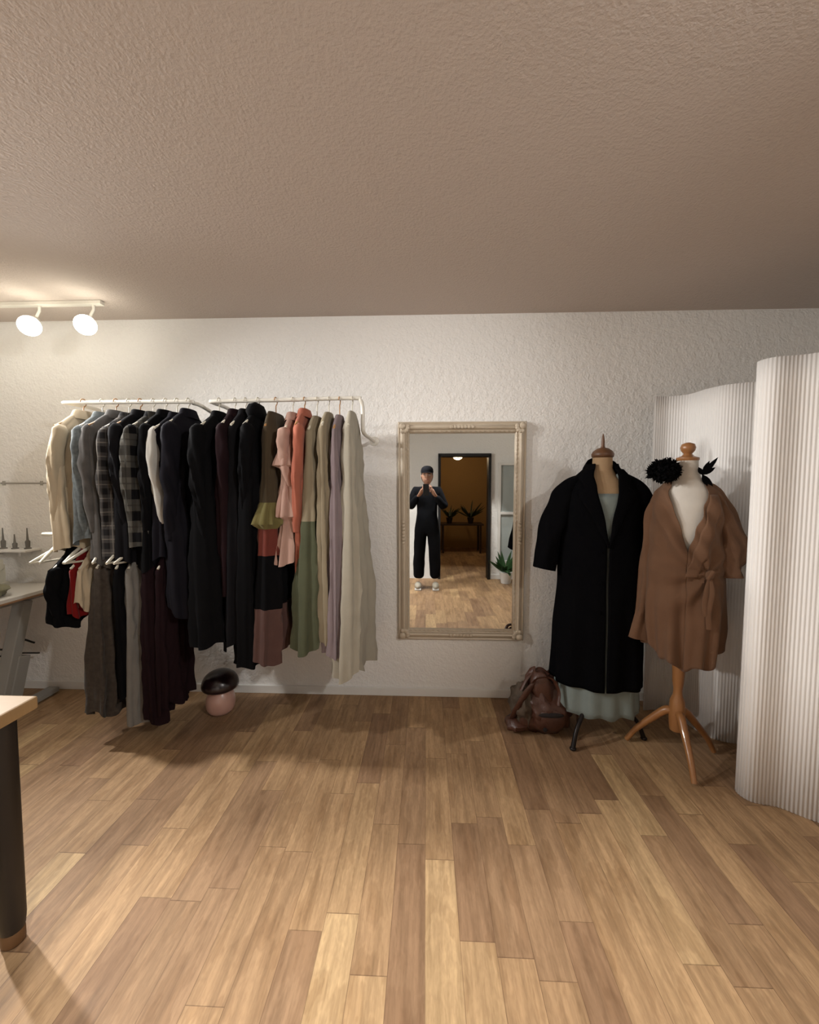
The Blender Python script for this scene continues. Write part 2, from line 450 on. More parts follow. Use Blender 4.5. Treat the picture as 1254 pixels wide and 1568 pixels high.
garment('burgundy_long_skirt',-1.48,.15,[burg],w=.14,wh=.16,th=.06,thh=.065,zt=1.05,zr=z2,Y=Y2,folds=6,amp=.014,seed=17,rz=0)
garment('plum_long_skirt',-1.405,.20,[burg],w=.12,wh=.13,th=.045,thh=.045,zt=1.05,zr=z2,Y=Y2-.02,folds=5,amp=.010,seed=18,rz=0)
def empty_hanger(X,rz):
    b=MB(); hanger_parts(b,1.09,z2,.2,0)
    b.tube([(0,-.2,1.005),(0,0,.995),(0,.2,1.005)],.005,6,0)
    b.build('clothes_hanger',[whitep],loc=(X,Y2,0),rz=rz)
for X,a in ((-2.05,.3),(-2.0,-.2),(-1.9,.2),(-1.83,-.1),(-1.78,.35),(-1.66,.15),(-1.57,-.1)): empty_hanger(X,a)
# right rail
garment('wool_overcoat',-1.15,.57,[black],w=.22,wh=.27,th=.085,thh=.11,sleeve=.62,sr=.066,seed=21,amp=.014,zt=1.79,rz=0)
garment('burgundy_cardigan',-1.06,.85,[burg],w=.2,th=.055,sleeve=.5,sr=.05,seed=22)
garment('washed_black_long_dress',-1.0,.56,[black2],w=.19,wh=.23,th=.055,thh=.08,seed=23,rz=0)
garment('hooded_long_dress',-.93,.46,[black],w=.2,wh=.25,th=.06,thh=.08,seed=24,hood=True,sleeve=.5,sr=.05,amp=.013,rz=0)
garment('tiered_patchwork_dress',-.83,.49,[olive,mustard,brick,black,rosebrown],w=.15,wh=.25,th=.05,thh=.09,seed=25,folds=6,amp=.017,bands=[(.37,0),(.46,1),(.56,2),(.77,3),(1.1,4)],neck=.09,hmat=woodh,ruffle=[(.37,.46,.035)],collar=False,rz=-.05)
garment('blush_ruffle_blouse',-.735,.99,[pink,beige],w=.16,wh=.15,th=.04,sleeve=.3,sr=.055,seed=26,amp=.012,folds=7,ruffle=[(.15,.35,.03),(.45,.7,.03),(.75,1.01,.035)],zt=1.78)
garment('coral_long_cardigan',-.67,.80,[coral],w=.18,wh=.14,th=.04,thh=.04,sleeve=.56,sr=.045,seed=27,hmat=woodh)
garment('sage_slip_dress',-.60,.55,[beige,sage],w=.16,wh=.22,th=.045,thh=.085,seed=28,folds=5,amp=.018,bands=[(.44,0),(1.1,1)],collar=False,zt=1.78)
garment('beige_tulle_dress',-.535,.60,[beige],w=.17,wh=.2,th=.04,thh=.05,seed=29,folds=6,amp=.016,collar=False)
garment('mauve_pleated_dress',-.475,.52,[lilac],w=.16,wh=.24,th=.04,thh=.06,seed=30,folds=8,amp=.014,hmat=woodh,collar=False,zt=1.785)
garment('ivory_maxi_dress',-.405,.42,[ivory],w=.15,wh=.27,th=.045,thh=.09,seed=31,folds=5,amp=.019,neck=.08,collar=False,rz=.03)

# ---------------------------------------------------------------- mushroom
def mushroom():
    b=MB()
    b.lathe([(.03,0),(.06,.002),(.078,.02),(.087,.055),(.086,.09),(.078,.12),(.064,.145),(.056,.16),(.054,.18)],n=32,mi=0)
    b.lathe([(.05,.170),(.085,.158),(.100,.156),(.109,.168),(.110,.188),(.102,.214),(.086,.238),(.060,.256),(.03,.266),(.0,.269)],n=32,mi=1)
    pk=M('blush_ceramic',(190,150,136),.3,(176,136,124),8,coat=.3)
    cap=M('oxblood_glaze',(34,18,22),.28,(24,13,16),5,coat=.25)
    b.build('ceramic_mushroom_jar',[pk,cap],loc=(-1.27,-.25,0),sub=1,angle=80)
mushroom()

# ---------------------------------------------------------------- mannequin with coat
def ringpts(rx,ry,z,a0,a1,n,fn=None,cx=0,cy=0):
    out=[]
    for j in range(n):
        a=a0+(a1-a0)*j/(n-1); k=fn(a) if fn else 0
        out.append(Vector((cx+(rx+k)*math.cos(a),cy+(ry+k)*math.sin(a),z)))
    return out
def sleeve_tube(b,P,r,mi,seed,flat=1,n=26,wr=.07,k=8):
    C=catmull(P,k); m=len(P); R=[]; up=Vector((0,1,0))
    for i,p in enumerate(C):
        t=(C[min(i+1,len(C)-1)]-C[max(i-1,0)]).normalized(); a=t.cross(up).normalized(); bb=a.cross(t).normalized()
        x=i/k; q=min(int(x),m-2); tt=x-q; ri=r[q]+(r[q+1]-r[q])*tt; s=i/len(C)
        R.append([p+(a*math.cos(2*pi*j/n)+bb*flat*math.sin(2*pi*j/n))*ri*(1+wr*math.sin(3*2*pi*j/n+7*s+seed)+wr*.7*math.sin(5*2*pi*j/n-11*s+seed)+wr*1.5*noise.noise(Vector((math.cos(2*pi*j/n)*1.5,math.sin(2*pi*j/n)*1.5+seed,s*8)))) for j in range(n)])
    b.rings(R,mi,True,True,True)
def coat_mannequin():
    root=empty('coat_dress_form',(.965,-.37,0),-.12)
    canvas=M('tan_canvas',(164,138,106),.85,(150,122,91),20,.2,300)
    wood=M('walnut_wood',(102,68,41),.45,(78,50,30),20)
    metal=M('dark_iron',(36,32,32),.4,metal=.6)
    aqua=fabric('pale_aqua_cloth',(126,135,132),(112,121,119))
    coatm=M('black_coat_wool',(11,11,13),1.0,(7,7,9),14,.15,300,spec=.03)
    b=MB()
    b.tube([(0,0,.12),(0,0,.7)],.014,12)
    for a in (math.radians(-130),math.radians(-8),math.radians(125)):
        d=Vector((math.cos(a),math.sin(a),0))
        L=.25 if a!=math.radians(125) else .2
        b.tube([d*.0+Vector((0,0,.26)),d*.05+Vector((0,0,.25)),d*L*.55+Vector((0,0,.17)),d*L*.85+Vector((0,0,.1)),d*L+Vector((0,0,.012))],[.014,.013,.012,.011,.013],10,smooth=5)
        b.ell(d*L+Vector((0,0,.011)),(.018,.018,.011),n=10,m=6)
    b.build('iron_tripod',[metal],parent=root)
    b=MB(); tab=[(.75,.15,.10),(.95,.125,.09),(1.05,.13,.10),(1.22,.155,.115),(1.36,.165,.10),(1.42,.13,.075),(1.46,.07,.055),(1.50,.052,.05),(1.56,.05,.048)]
    R=[]
    for i in range(40):
        z=.75+(1.56-.75)*i/39; rx,ry=interp(tab,z); R.append(ringpts(rx,ry,z,0,2*pi*31/32,32))
    b.rings(R,0,True,True,True)
    b.build('torso',[canvas],parent=root)
    b=MB(); b.lathe([(.05,1.555),(.056,1.56),(.058,1.575),(.05,1.59),(.03,1.605),(.012,1.61),(.009,1.62),(.009,1.645),(.006,1.67),(.002,1.685)],n=20)
    b.build('neck_cap',[wood],parent=root)
    b=MB(); tab=[(.155,.225,.145),(.3,.218,.14),(.6,.20,.135),(.95,.15,.11),(1.2,.17,.125),(1.33,.165,.12),(1.36,.16,.105)]
    R=[]; rows=40
    for i in range(rows):
        z=.155+(1.36-.155)*i/(rows-1); rx,ry=interp(tab,z); g=max(0,(1.0-z))
        R.append([Vector((p.x,p.y,z+.008*math.sin(5*j*.13)*(i==0))) for j,p in enumerate(ringpts(rx,ry,z,0,2*pi*95/96,96,lambda a:.009*g*math.sin(13*a+z*1.5)+.007*g*math.sin(7*a+1)))])
    b.rings(R,0)
    for s in (-1,1): b.tube([(s*.07,-.105,1.34),(s*.075,-.085,1.42),(s*.07,-.03,1.46)],.008,6,0,smooth=3)
    b.build('aqua_slip_dress',[aqua],parent=root,solid=.003)
    b=MB(); tab=[(.315,.242,.165),(.6,.232,.16),(.9,.222,.152),(1.1,.216,.145),(1.3,.205,.132),(1.37,.195,.115),(1.41,.175,.10),(1.445,.145,.088),(1.475,.11,.078),(1.50,.085,.07),(1.525,.075,.066)]
    def gap(z):
        return interp([(.3,.02),(1.08,.03),(1.2,.10),(1.4,.32),(1.52,.7)],z)[0]
    def surf(ang,z,off=0):
        rx,ry=interp(tab,z); g=max(0,(1.1-z)); k=.010*g*math.sin(7*ang+.5)+.006*g*math.sin(13*ang)+.010*noise.noise(Vector((math.cos(ang)*2,math.sin(ang)*2,z*4)))
        return Vector(((rx+k+off)*math.cos(ang),(ry+k+off)*math.sin(ang),z))
    R=[];rows=56
    for i in range(rows):
        z=.315+(1.52-.315)*i/(rows-1); g=gap(z)
        R.append([surf(-pi/2+g+(2*pi-2*g)*j/119,z) for j in range(120)])
    b.rings(R,0,False)
    b.build('long_black_coat',[coatm],parent=root,solid=.007)
    b=MB()
    for s in (-1,1):
        R=[]
        for i in range(30):
            z=1.08+(1.49-1.08)*i/29; g=gap(z)
            wd=interp([(1.08,.02),(1.25,.30),(1.375,.55),(1.385,.34),(1.41,.40),(1.46,.8),(1.49,.9)],z)[0]
            R.append([surf(-pi/2+s*(g-.03+wd*j/7),z,.007+.004*math.sin(pi*j/7)) for j in range(8)])
        b.rings(R,0,False)
    b.build('lapels',[coatm],parent=root,solid=.006)
    b=MB()
    R=[]
    for i in range(12):
        t=i/11; z=1.47+.06*math.sin(t*pi)
        R.append([Vector(((.08+q*.015)*math.cos(a),(.07+q*.015)*math.sin(a)+.01,z+dz)) for (q,dz,a) in [(0,-.01,-.35+t*(pi+.7)),(0,.03,-.35+t*(pi+.7)),(1,.0,-.35+t*(pi+.7)),(1.4,-.03,-.35+t*(pi+.7))]])
    b.rings(R,0,False); b.build('collar',[coatm],parent=root,solid=.005)
    b=MB()
    sleeve_tube(b,[(-.09,0,1.445),(-.155,-.005,1.40),(-.205,-.01,1.33),(-.25,-.015,1.20),(-.278,-.02,1.08),(-.305,-.035,.94)],[.03,.052,.066,.068,.064,.06],0,1,1.0)
    sleeve_tube(b,[(.09,0,1.445),(.155,-.005,1.40),(.20,-.0,1.33),(.228,-.0,1.20),(.238,-.0,1.08),(.242,-.01,.93)],[.03,.052,.064,.062,.06,.058],0,3,1.0)
    b.build('sleeves',[coatm],parent=root)
    b=MB()
    for zz in (1.06,.9,.74): b.lathe([(.011,0),(.011,.004),(.004,.006)],(-.04,-.163,zz),14,mat=Matrix.Rotation(pi/2,3,'X'))
    b.build('buttons',[coatm],parent=root)
coat_mannequin()

# ---------------------------------------------------------------- mannequin with tunic
def tunic_mannequin():
    root=empty('tunic_dress_form',(1.295,-.57,0),-.42)
    canvas=M('white_jersey',(206,201,193),.85,(194,188,180),20,.15,300)
    wood=M('honey_beech_wood',(156,109,66),.35,(137,90,51),14,coat=.3,stretch=(4,4,1))
    cam=fabric('camel_crepe',(114,86,67),(100,74,57))
    blackf=M('black_feather',(9,9,10),.9,spec=.05)
    b=MB()
    b.lathe([(.0,.14),(.03,.145),(.034,.17),(.038,.24),(.034,.30),(.022,.33),(.02,.36),(.026,.40),(.03,.48),(.024,.56),(.02,.62),(.02,.75)],n=24)
    for dx,dy in ((-.04,-.215),(-.19,.12),(.215,.03)):
        a=math.atan2(dy,dx)+.42; L=math.hypot(dx,dy); d=Vector((math.cos(a),math.sin(a),0))
        b.tube([d*.015+Vector((0,0,.24)),d*.05+Vector((0,0,.235)),d*L*.5+Vector((0,0,.17)),d*L*.8+Vector((0,0,.09)),d*L+Vector((0,0,.014))],[.020,.021,.018,.015,.013],10,smooth=5)
    b.build('beech_tripod',[wood],parent=root)
    b=MB(); tab=[(.72,.14,.10),(.9,.12,.09),(1.02,.11,.085),(1.18,.135,.105),(1.30,.135,.092),(1.37,.12,.075),(1.41,.09,.062),(1.44,.058,.052),(1.50,.046,.046),(1.53,.046,.046)]
    R=[]
    for i in range(44):
        z=.72+(1.53-.72)*i/43; rx,ry=interp(tab,z); R.append(ringpts(rx,ry,z,0,2*pi*31/32,32))
    b.rings(R,0,True,True,True); b.build('torso',[canvas],parent=root)
    b=MB(); b.lathe([(.046,1.525),(.05,1.53),(.05,1.54),(.026,1.55),(.018,1.56),(.03,1.575),(.034,1.59),(.028,1.607),(.01,1.615)],n=22); b.build('neck_cap',[wood],parent=root)
    tab=[(.57,.160,.137),(.7,.174,.144),(.85,.176,.142),(.99,.168,.128),(1.1,.162,.128),(1.22,.157,.121),(1.32,.150,.104),(1.37,.135,.088),(1.41,.102,.074),(1.435,.078,.064)]
    kn=Vector((.09,0,.985))
    def surf(a,z,off=0):
        rx,ry=interp(tab,z); x=rx*math.cos(a)
        g=max(0,1.0-z); k=.034*g*math.sin(10*a+z*3)+.024*g*math.sin(6*a+1)+.018*g*math.sin(17*a+2)
        if math.sin(a)<0:
            dx=x-kn.x; dz=z-kn.z; r=math.hypot(dx,dz); th=math.atan2(dz,dx)
            k+=.013*math.sin(th*8+r*6)*math.exp(-((r-.14)/.15)**2)*(-math.sin(a))
            k+=.009*math.sin((x*1.0+ (z-1.0)*.55)*75)*max(0,min(1,(z-1.02)/.1))*(-math.sin(a))
        k+=.010*noise.noise(Vector((math.cos(a)*2.5,math.sin(a)*2.5,z*6)))
        return Vector(((rx+k+off)*math.cos(a),(ry+k+off)*math.sin(a),z))
    def gapL(z): return interp([(1.08,0.0),(1.18,.17),(1.3,.42),(1.4,.72),(1.435,.9)],z)[0]
    b=MB();R=[];rows=70
    for i in range(rows):
        z=.57+(1.435-.57)*i/(rows-1); g=gapL(z); ring=[]
        for j in range(170):
            a=-pi/2+g+(2*pi-2*g)*j/169
            p=surf(a,z)
            if i<18: p.z+= (1-i/18)*(.035*math.sin(2*a+1.2)-.02*max(0,-math.sin(a))+.016*math.sin(9*a))
            ring.append(p)
        R.append(ring)
    b.rings(R,0,False)
    R=[]
    for i in range(24):
        t=i/23; z=1.36+(.97-1.36)*t
        a0=-pi/2+(.62+(-.05-.62)*t)
        R.append([surf(a0+.45*(j/6)*(1-.3*t),z,.003+.003*math.sin(pi*j/6)) for j in range(7)])
    b.rings(R,0,False)
    b.build('camel_wrap_tunic',[cam],parent=root,solid=.002)
    b=MB()
    sleeve_tube(b,[(-.06,0,1.405),(-.098,-.005,1.36),(-.125,-.01,1.26),(-.142,-.015,1.10),(-.155,-.02,.92),(-.172,-.025,.76),(-.20,-.025,.61)],[.026,.036,.042,.038,.036,.042,.058],0,1,.6,wr=.17)
    sleeve_tube(b,[(.06,0,1.405),(.105,-.0,1.365),(.145,-.005,1.28),(.18,-.01,1.18),(.20,-.015,1.10),(.19,-.02,1.02),(.195,-.02,.965)],[.026,.038,.045,.05,.056,.036,.042],0,4,.8,wr=.17)
    b.build('sleeves',[cam],parent=root)
    b=MB(); kc=Vector((.09,-.122,.985))
    b.ell(kc,(.018,.014,.022),fn=lambda p:1+.15*noise.noise(p*4)); b.tube([kc+Vector((-.01,-.012,-.02)),kc+Vector((.0,-.014,.0)),kc+Vector((.012,-.01,.02))],.009,8,smooth=3)
    b.tube([kc,kc+Vector((.008,-.025,-.08)),kc+Vector((-.004,-.03,-.17)),kc+Vector((.002,-.03,-.25))],[.006,.010,.011,.012],8,smooth=5,flat=.3)
    b.tube([kc,kc+Vector((-.014,-.022,-.07)),kc+Vector((-.02,-.03,-.14)),kc+Vector((-.012,-.03,-.19))],[.006,.010,.011,.011],8,smooth=5,flat=.3)
    b.build('tie_knot',[cam],parent=root)
    b=MB(); rr=random.Random(5); c=Vector((-.105,-.085,1.475))
    for i in range(900):
        d=Vector((rr.gauss(0,1.1),rr.gauss(0,1),rr.gauss(0,.85))); d.normalize()
        b.leaf(c+Vector((d.x*.052,d.y*.04,d.z*.042)),d+Vector((rr.uniform(-.6,.6),rr.uniform(-.6,.6),rr.uniform(-.6,.6))),.010+.018*rr.random(),.012,0,nrm=Vector((rr.uniform(-1,1),rr.uniform(-1,1),rr.uniform(-1,1))),curl=rr.uniform(-.9,.9))
    b.ell(c,(.06,.05,.05),0,20,12,fn=lambda p:1+.25*noise.noise(p*4))
    for a,L in ((3.1,.085),(3.55,.09)): b.leaf(c,(math.cos(a),0,math.sin(a)),L,.02,0)
    b.build('black_feather_corsage',[blackf],parent=root)
    b=MB(); c=Vector((.055,-.05,1.455))
    for ang,L in ((.95,.10),(1.2,.07),(.6,.06),(-.9,.07),(-1.2,.06),(2.0,.04)):
        b.leaf(c,(math.cos(ang),-.1,math.sin(ang)),L,.022,0,curl=-.1)
    b.build('black_leaf_corsage',[blackf],parent=root)
tunic_mannequin()

# ---------------------------------------------------------------- screen
def screen():
    P=[(1.36,-.13,0),(1.45,-.125,0),(1.53,-.18,0),(1.545,-.30,0),(1.585,-.40,0),(1.68,-.45,0),(1.82,-.47,0),(1.90,-.56,0),(1.84,-.66,0),(1.70,-.70,0),(1.52,-.74,0),(1.43,-.80,0),(1.445,-.87,0),(1.54,-.90,0),(1.62,-.965,0),(1.72,-1.02,0),(1.88,-1.02,0),(2.05,-1.08,0),(2.15,-1.2,0)]
    C=catmull(P,40)
    L=[0]
    for a,c in zip(C,C[1:]): L.append(L[-1]+(c-a).length)
    tot=L[-1]; step=.0020; n=int(tot/step); pts=[]; k=0
    for i in range(n):
        s=i*step
        while L[k+1]<s: k+=1
        t=(s-L[k])/(L[k+1]-L[k]); p=C[k].lerp(C[k+1],t); tg=(C[k+1]-C[k]).normalized(); nr=Vector((-tg.y,tg.x,0))
        pts.append(p+nr*.0012*math.sin(2*pi*s/.014))
    b=MB(); rows=[.002,.6,1.2,1.80,1.935]
    R=[[Vector((p.x,p.y,z)) for p in pts] for z in rows]
    b.rings(R,0,False)
    m=NT('white_corrugated_board')
    m.link(m.mix(m.noise(3),lin((238,236,234)),lin((231,228,225))),m.b.inputs['Base Color']); m.b.inputs['Roughness'].default_value=.6
    b.build('corrugated_room_divider',[m.m],solid=.0012)
screen()

# ---------------------------------------------------------------- bag
def bag():
    leather=M('brown_leather',(80,46,32),.45,(50,28,20),9,.4,60,bdist=.006)
    dark=M('dark_lining',(28,19,17),.9)
    cloth=M('worn_suede',(80,66,52),.8,(57,46,36),12,.3,80)
    b=MB()
    def fn(p):
        return 1+.16*noise.noise(p*2.2+Vector((3,1,5)))+.10*noise.noise(p*5)+.05*math.sin(p.x*14+p.z*5)
    b.ell((.02,0,.125),(.165,.12,.145),0,48,30,fn=fn)
    R=[]
    for i,(z,k) in enumerate(((.18,.8),(.24,.85),(.29,.78),(.33,.7),(.335,.62),(.30,.55),(.24,.45))):
        ring=[]
        for j in range(40):
            a=2*pi*j/40; q=1+.14*math.sin(3*a+1)+.08*math.sin(7*a+z*20)
            ring.append(Vector((.045+.135*k*q*math.cos(a)+.02*math.sin(z*18),.0+.095*k*q*math.sin(a),z+.03*math.sin(2*a+.6)-.015*math.cos(5*a))))
        R.append(ring)
    b.rings(R,0,True,False,False)
    b.ell((.045,0,.25),(.07,.05,.03),1,14,8)
    b.ell((.035,-.105,.105),(.085,.03,.07),0,24,14,fn=lambda p:1+.1*noise.noise(p*4))
    b.ell((.035,-.125,.145),(.07,.012,.014),1,14,8)
    b.tube([(-.06,-.06,.29),(-.03,-.1,.345),(.04,-.1,.34),(.08,-.1,.27),(.07,-.12,.2)],[.012]*5,8,0,smooth=6,flat=.4)
    b.tube([(.12,.0,.30),(.16,-.04,.25),(.19,-.06,.15),(.20,-.07,.05),(.16,-.12,.02)],[.012]*5,8,0,smooth=6,flat=.4)
    b.tube([(.05,-.02,.33),(.0,.0,.355),(-.07,-.02,.31),(-.12,-.05,.24)],[.012]*4,8,0,smooth=6,flat=.4)
    b.ell((-.09,-.01,.15),(.075,.09,.12),2,36,24,fn=lambda p:1+.25*noise.noise(p*3+Vector((9,0,0)))+.05*math.sin(p.z*9+p.y*6))
    b.ell((-.13,-.03,.045),(.07,.07,.04),0,20,12,fn=fn)
    b.tube([(-.16,-.03,.06),(-.14,-.08,.16),(-.09,-.08,.25),(-.04,-.06,.30)],[.02,.024,.024,.016],8,0,smooth=6,flat=.5)
    b.lathe([(.012,0),(.012,.004),(.004,.006)],(.0,-.135,.07),12,1,mat=Matrix.Rotation(pi/2,3,'X'))
    b.build('slouchy_leather_bag',[leather,dark,cloth],loc=(.655,-.34,0))
bag()

# ---------------------------------------------------------------- tables at left
topw=M('honey_oak_top',(166,137,97),.45,(150,119,81),10,stretch=(1,8,1))
def near_table():
    root=empty('work_table',(0,0,0))
    b=MB(); b.box((-1.72,-1.95,.73),(1.03,.95,.04),0,); b.build('table_top',[topw],parent=root,smooth=False,bevel=.006)
    dk=M('dark_brown_wood',(31,25,22),.5,(23,18,15),12)
    b=MB(); b.box((-1.72,-1.95,.67),(.93,.85,.08),0)
    for x in (-1.265,-2.17):
        for y in (-1.54,-2.36):
            b.tube([(x,y,.7),(x,y,.08),(x,y,.045)],[.038,.034,.03],16,0,cap=True)
            b.lathe([(.026,.0),(.03,.006),(.03,.04),(.026,.05)],(x,y,0),16,1)
    b.build('table_legs',[dk,M('amber_foot',(98,68,40),.5)],parent=root,bevel=.003)
near_table()
def desk():
    root=empty('standing_desk',(0,0,0))
    b=MB(); b.box((-2.89,-.42,.735),(.93,.78,.022),0); b.box((-2.89,-.42,.720),(.935,.785,.012),1)
    b.build('desk_top',[M('white_laminate',(206,202,195),.4),M('oak_edge',(146,112,82),.5)],parent=root,smooth=False,bevel=.002)
    g=M('grey_powder_coat',(144,142,137),.4)
    b=MB()
    for X in (-2.52,-3.2):
        b.box((X,-.40,.028),(.07,.68,.035),0)
        rot=Matrix.Rotation(math.radians(-16),3,'X')
        b.box((X,-.33,.37),(.075,.06,.66),0,rot)
        b.box((X,-.33,.2),(.088,.075,.32),0,rot)
        b.box((X,-.40,.70),(.06,.56,.035),0)
        for yy in (-.1,-.7): b.lathe([(.02,0),(.02,.011)],(X,yy,0),12)
    b.box((-2.86,-.42,.69),(.7,.05,.04),0)
    b.build('desk_frame',[g],parent=root,smooth=False,bevel=.005)
    b=MB()
    b.tube([(-3.0,-.1,.55),(-2.85,-.2,.40),(-2.7,-.22,.36),(-2.6,-.2,.42),(-2.55,-.15,.38)],.006,6,smooth=6)
    b.tube([(-3.0,-.1,.50),(-2.9,-.2,.43),(-2.75,-.22,.32),(-2.62,-.2,.33),(-2.55,-.12,.30)],.005,6,smooth=6)
    b.build('cables',[blk],parent=root)
desk()
def sewing():
    w=M('sewing_machine_enamel',(186,184,172),.35)
    b=MB(); b.box((-2.82,-.25,.77),(.3,.16,.045)); b.box((-2.71,-.25,.84),(.07,.12,.13)); b.box((-2.81,-.25,.905),(.27,.1,.07)); b.box((-2.93,-.25,.865),(.05,.08,.05))
    b.lathe([(.03,0),(.032,.01),(.028,.02)],(-2.67,-.25,.9),18,mat=Matrix.Rotation(pi/2,3,'Y')); b.tube([(-2.93,-.25,.86),(-2.93,-.25,.80)],.004,6); b.tube([(-2.78,-.25,.94),(-2.78,-.25,.975)],.006,8)
    b.build('sewing_machine',[w],bevel=.012,angle=30)
    b=MB()
    fab=fabric('folded_olive_cloth',(130,127,104),(104,100,80))
    b.ell((0,0,.03),(.13,.11,.05),0,40,18,fn=lambda p:1+.3*noise.noise(p*2.5))
    b.build('folded_cloth',[fab],loc=(-2.62,-.40,.75))
sewing()
def shelves():
    b=MB(); b.box((-2.78,-.06,.975),(.34,.12,.014)); b.box((-2.88,-.05,.955),(.012,.08,.03)); b.box((-2.68,-.05,.955),(.012,.08,.03)); b.build('small_shelf',[trimM],smooth=False,bevel=.002)
    for x,hh in ((-2.83,1),(-2.66,1),(-2.75,.7),(-2.90,.8)):
        b=MB(); b.lathe([(.02,0),(.02,.006),(.012,.01*hh),(.014,.05*hh),(.007,.06*hh),(.0045,.10*hh),(.003,.14*hh)],(0,0,0),14); b.build('thread_cone',[lgrey],loc=(x,-.05,.982))
    b=MB(); b.tube([(-2.82,-.05,1.42),(-2.52,-.05,1.42)],.006,8)
    for x in (-2.8,-2.54): b.tube([(x,0,1.42),(x,-.05,1.42)],.005,8); b.lathe([(.008,0),(.008,.03)],(x,-.05,1.405),8)
    b.build('hook_rod',[M('grey_rod',(160,156,148),.4)])
shelves()

# ---------------------------------------------------------------- lights
bulbM=emit('lamp_glow',(255,250,232),8)
def light(name,typ,loc,energy,col,target=None,size=.05,angle=120,blend=.4):
    l=bpy.data.lights.new(name,typ); l.energy=energy; l.color=col
    if typ=='SPOT': l.spot_size=math.radians(angle); l.spot_blend=blend; l.shadow_soft_size=size
    elif typ=='POINT': l.shadow_soft_size=size
    elif typ=='AREA': l.size=size
    o=bpy.data.objects.new(name,l); bpy.context.collection.objects.link(o); o.location=loc
    if target is not None: o.rotation_euler=(Vector(target)-Vector(loc)).to_track_quat('-Z','Y').to_euler()
    return o
wc=(1,.98,.945)
def track(cx,cy,length,lamps,along='X'):
    root=empty('ceiling_track_light',(0,0,0))
    b=MB(); b.box((cx,cy,H-.012),(length,.035,.022) if along=='X' else (.035,length,.022),0)
    for (x,y,z),tg,e,an,bl in lamps:
        d=(Vector(tg)-Vector((x,y,z))).normalized()
        e2=Vector((x,y,z))-d*.07
        q=(x,cy) if along=='X' else (cx,y)
        b.tube([(q[0],q[1],H-.02),(q[0],q[1],H-.05),e2],.008,10)
    b.build('track',[white],parent=root,bevel=.003,angle=30)
    for (x,y,z),tg,e,an,bl in lamps:
        d=(Vector(tg)-Vector((x,y,z))).normalized()
        q=Vector((0,0,1)).rotation_difference(d).to_matrix()
        b=MB(); b.lathe([(.018,-.09),(.024,-.085),(.026,-.05),(.034,-.02),(.036,-.012),(.033,-.012),(.03,-.02)],(x,y,z),24,0,mat=q); b.build('lamp_head',[white],parent=root)
        b=MB(); b.ell(Vector((x,y,z))+d*.022,(.055,.055,.05),0,24,14,rot=q); b.build('bulb',[bulbM],parent=root)
        light('track_spot','SPOT',Vector((x,y,z))+d*.085,e,wc,target=tg,size=.05,angle=an,blend=bl)
track(-2.62,-.27,1.45,[((-1.95,-.33,2.33),(-1.1,-1.9,1.0),14,128,1),((-2.28,-.33,2.33),(-1.5,-1.9,1.0),14,128,1),((-2.66,-.35,2.31),(-1.9,-1.6,.9),16,128,1),((-3.1,-.52,2.26),(.3,-1.75,.4),160,84,.8)])
track(-.35,-2.75,2.6,[((-1.35,-2.75,2.33),(-1.35,-2.76,0),62,80,.25),((-.35,-2.75,2.33),(-.35,-2.76,0),62,80,.25),((.65,-2.75,2.33),(.65,-2.76,0),62,80,.25)])  # unseen downlights added as floor fill; cone edges shape the dim band by the wall
track(-3.0,-1.9,1.4,[((-3.0,-1.5,2.33),(.2,0,1.0),92,62,1),((-3.0,-2.2,2.33),(1.6,-.6,1.3),78,56,.9)],'Y')  # unseen side track, added as wall wash to brighten wall and divider
track(.9,-3.1,1.6,[((1.5,-3.1,2.33),(-1.7,0,1.55),72,84,1)])
light('backroom_pendant_light','POINT',(.6,-5.2,2.0),9,(1,.74,.46),size=.1)

# ---------------------------------------------------------------- things seen in the mirror
def backroom():
    b=MB(); b.lathe([(.02,.0),(.14,-.02),(.15,-.05),(.05,-.06)],(.35,-5.6,H-.0),20); b.build('ceiling_lamp',[emit('lamp_amber',(255,226,150),3)])
    dk=M('dark_table_wood',(48,30,20),.5)
    b=MB(); b.box((.75,-6.1,.60),(.9,.5,.03))
    for x in (.36,1.14):
        for y in (-5.9,-6.3): b.box((x,y,.293),(.04,.04,.586))
    b.build('side_table',[dk],smooth=False,bevel=.003)
    for X,s in ((.5,1),(.95,1.2)):
        b=MB(); b.lathe([(.05,0),(.07,.1),(.075,.12),(.06,.12)],n=18,mi=0); rr=random.Random(X*10)
        for i in range(22):
            a=rr.random()*6.28; b.leaf((0,0,.11),(math.cos(a)*.6,math.sin(a)*.6,1-rr.random()*.7),(.18+.16*rr.random())*s,.03,1,curl=-.4)
        b.build('potted_plant',[dk,M('dark_leaf',(40,52,26),.6)],loc=(X,-6.1,.615))
    b=MB(); X0,X1=1.09,1.42; y=YB+.03
    for x in (X0,X1): b.box((x,y,1.0),(.04,.04,1.5))
    for z in (.27,1.0,1.73): b.box(((X0+X1)/2,y,z),(X1-X0,.038,.04))
    b.box(((X0+X1)/2,y-.008,1.0),(X1-X0,.008,1.44),1)
    b.build('window_1',[trimM,M('cool_glass',(168,176,174),.1)],smooth=False,bevel=.002)
    b=MB(); b.lathe([(.07,0),(.09,.14),(.095,.16),(.07,.16)],n=20,mi=0); rr=random.Random(3)
    for i in range(26):
        a=rr.random()*6.28; b.leaf((0,0,.14),(math.cos(a)*.7,math.sin(a)*.7,1-rr.random()*.6),.20+.12*rr.random(),.05,1,curl=-.5)
    b.build('potted_fern',[trimM,M('green_leaf',(54,90,48),.5,(38,70,35))],loc=(1.16,YB+.25,0))
backroom()

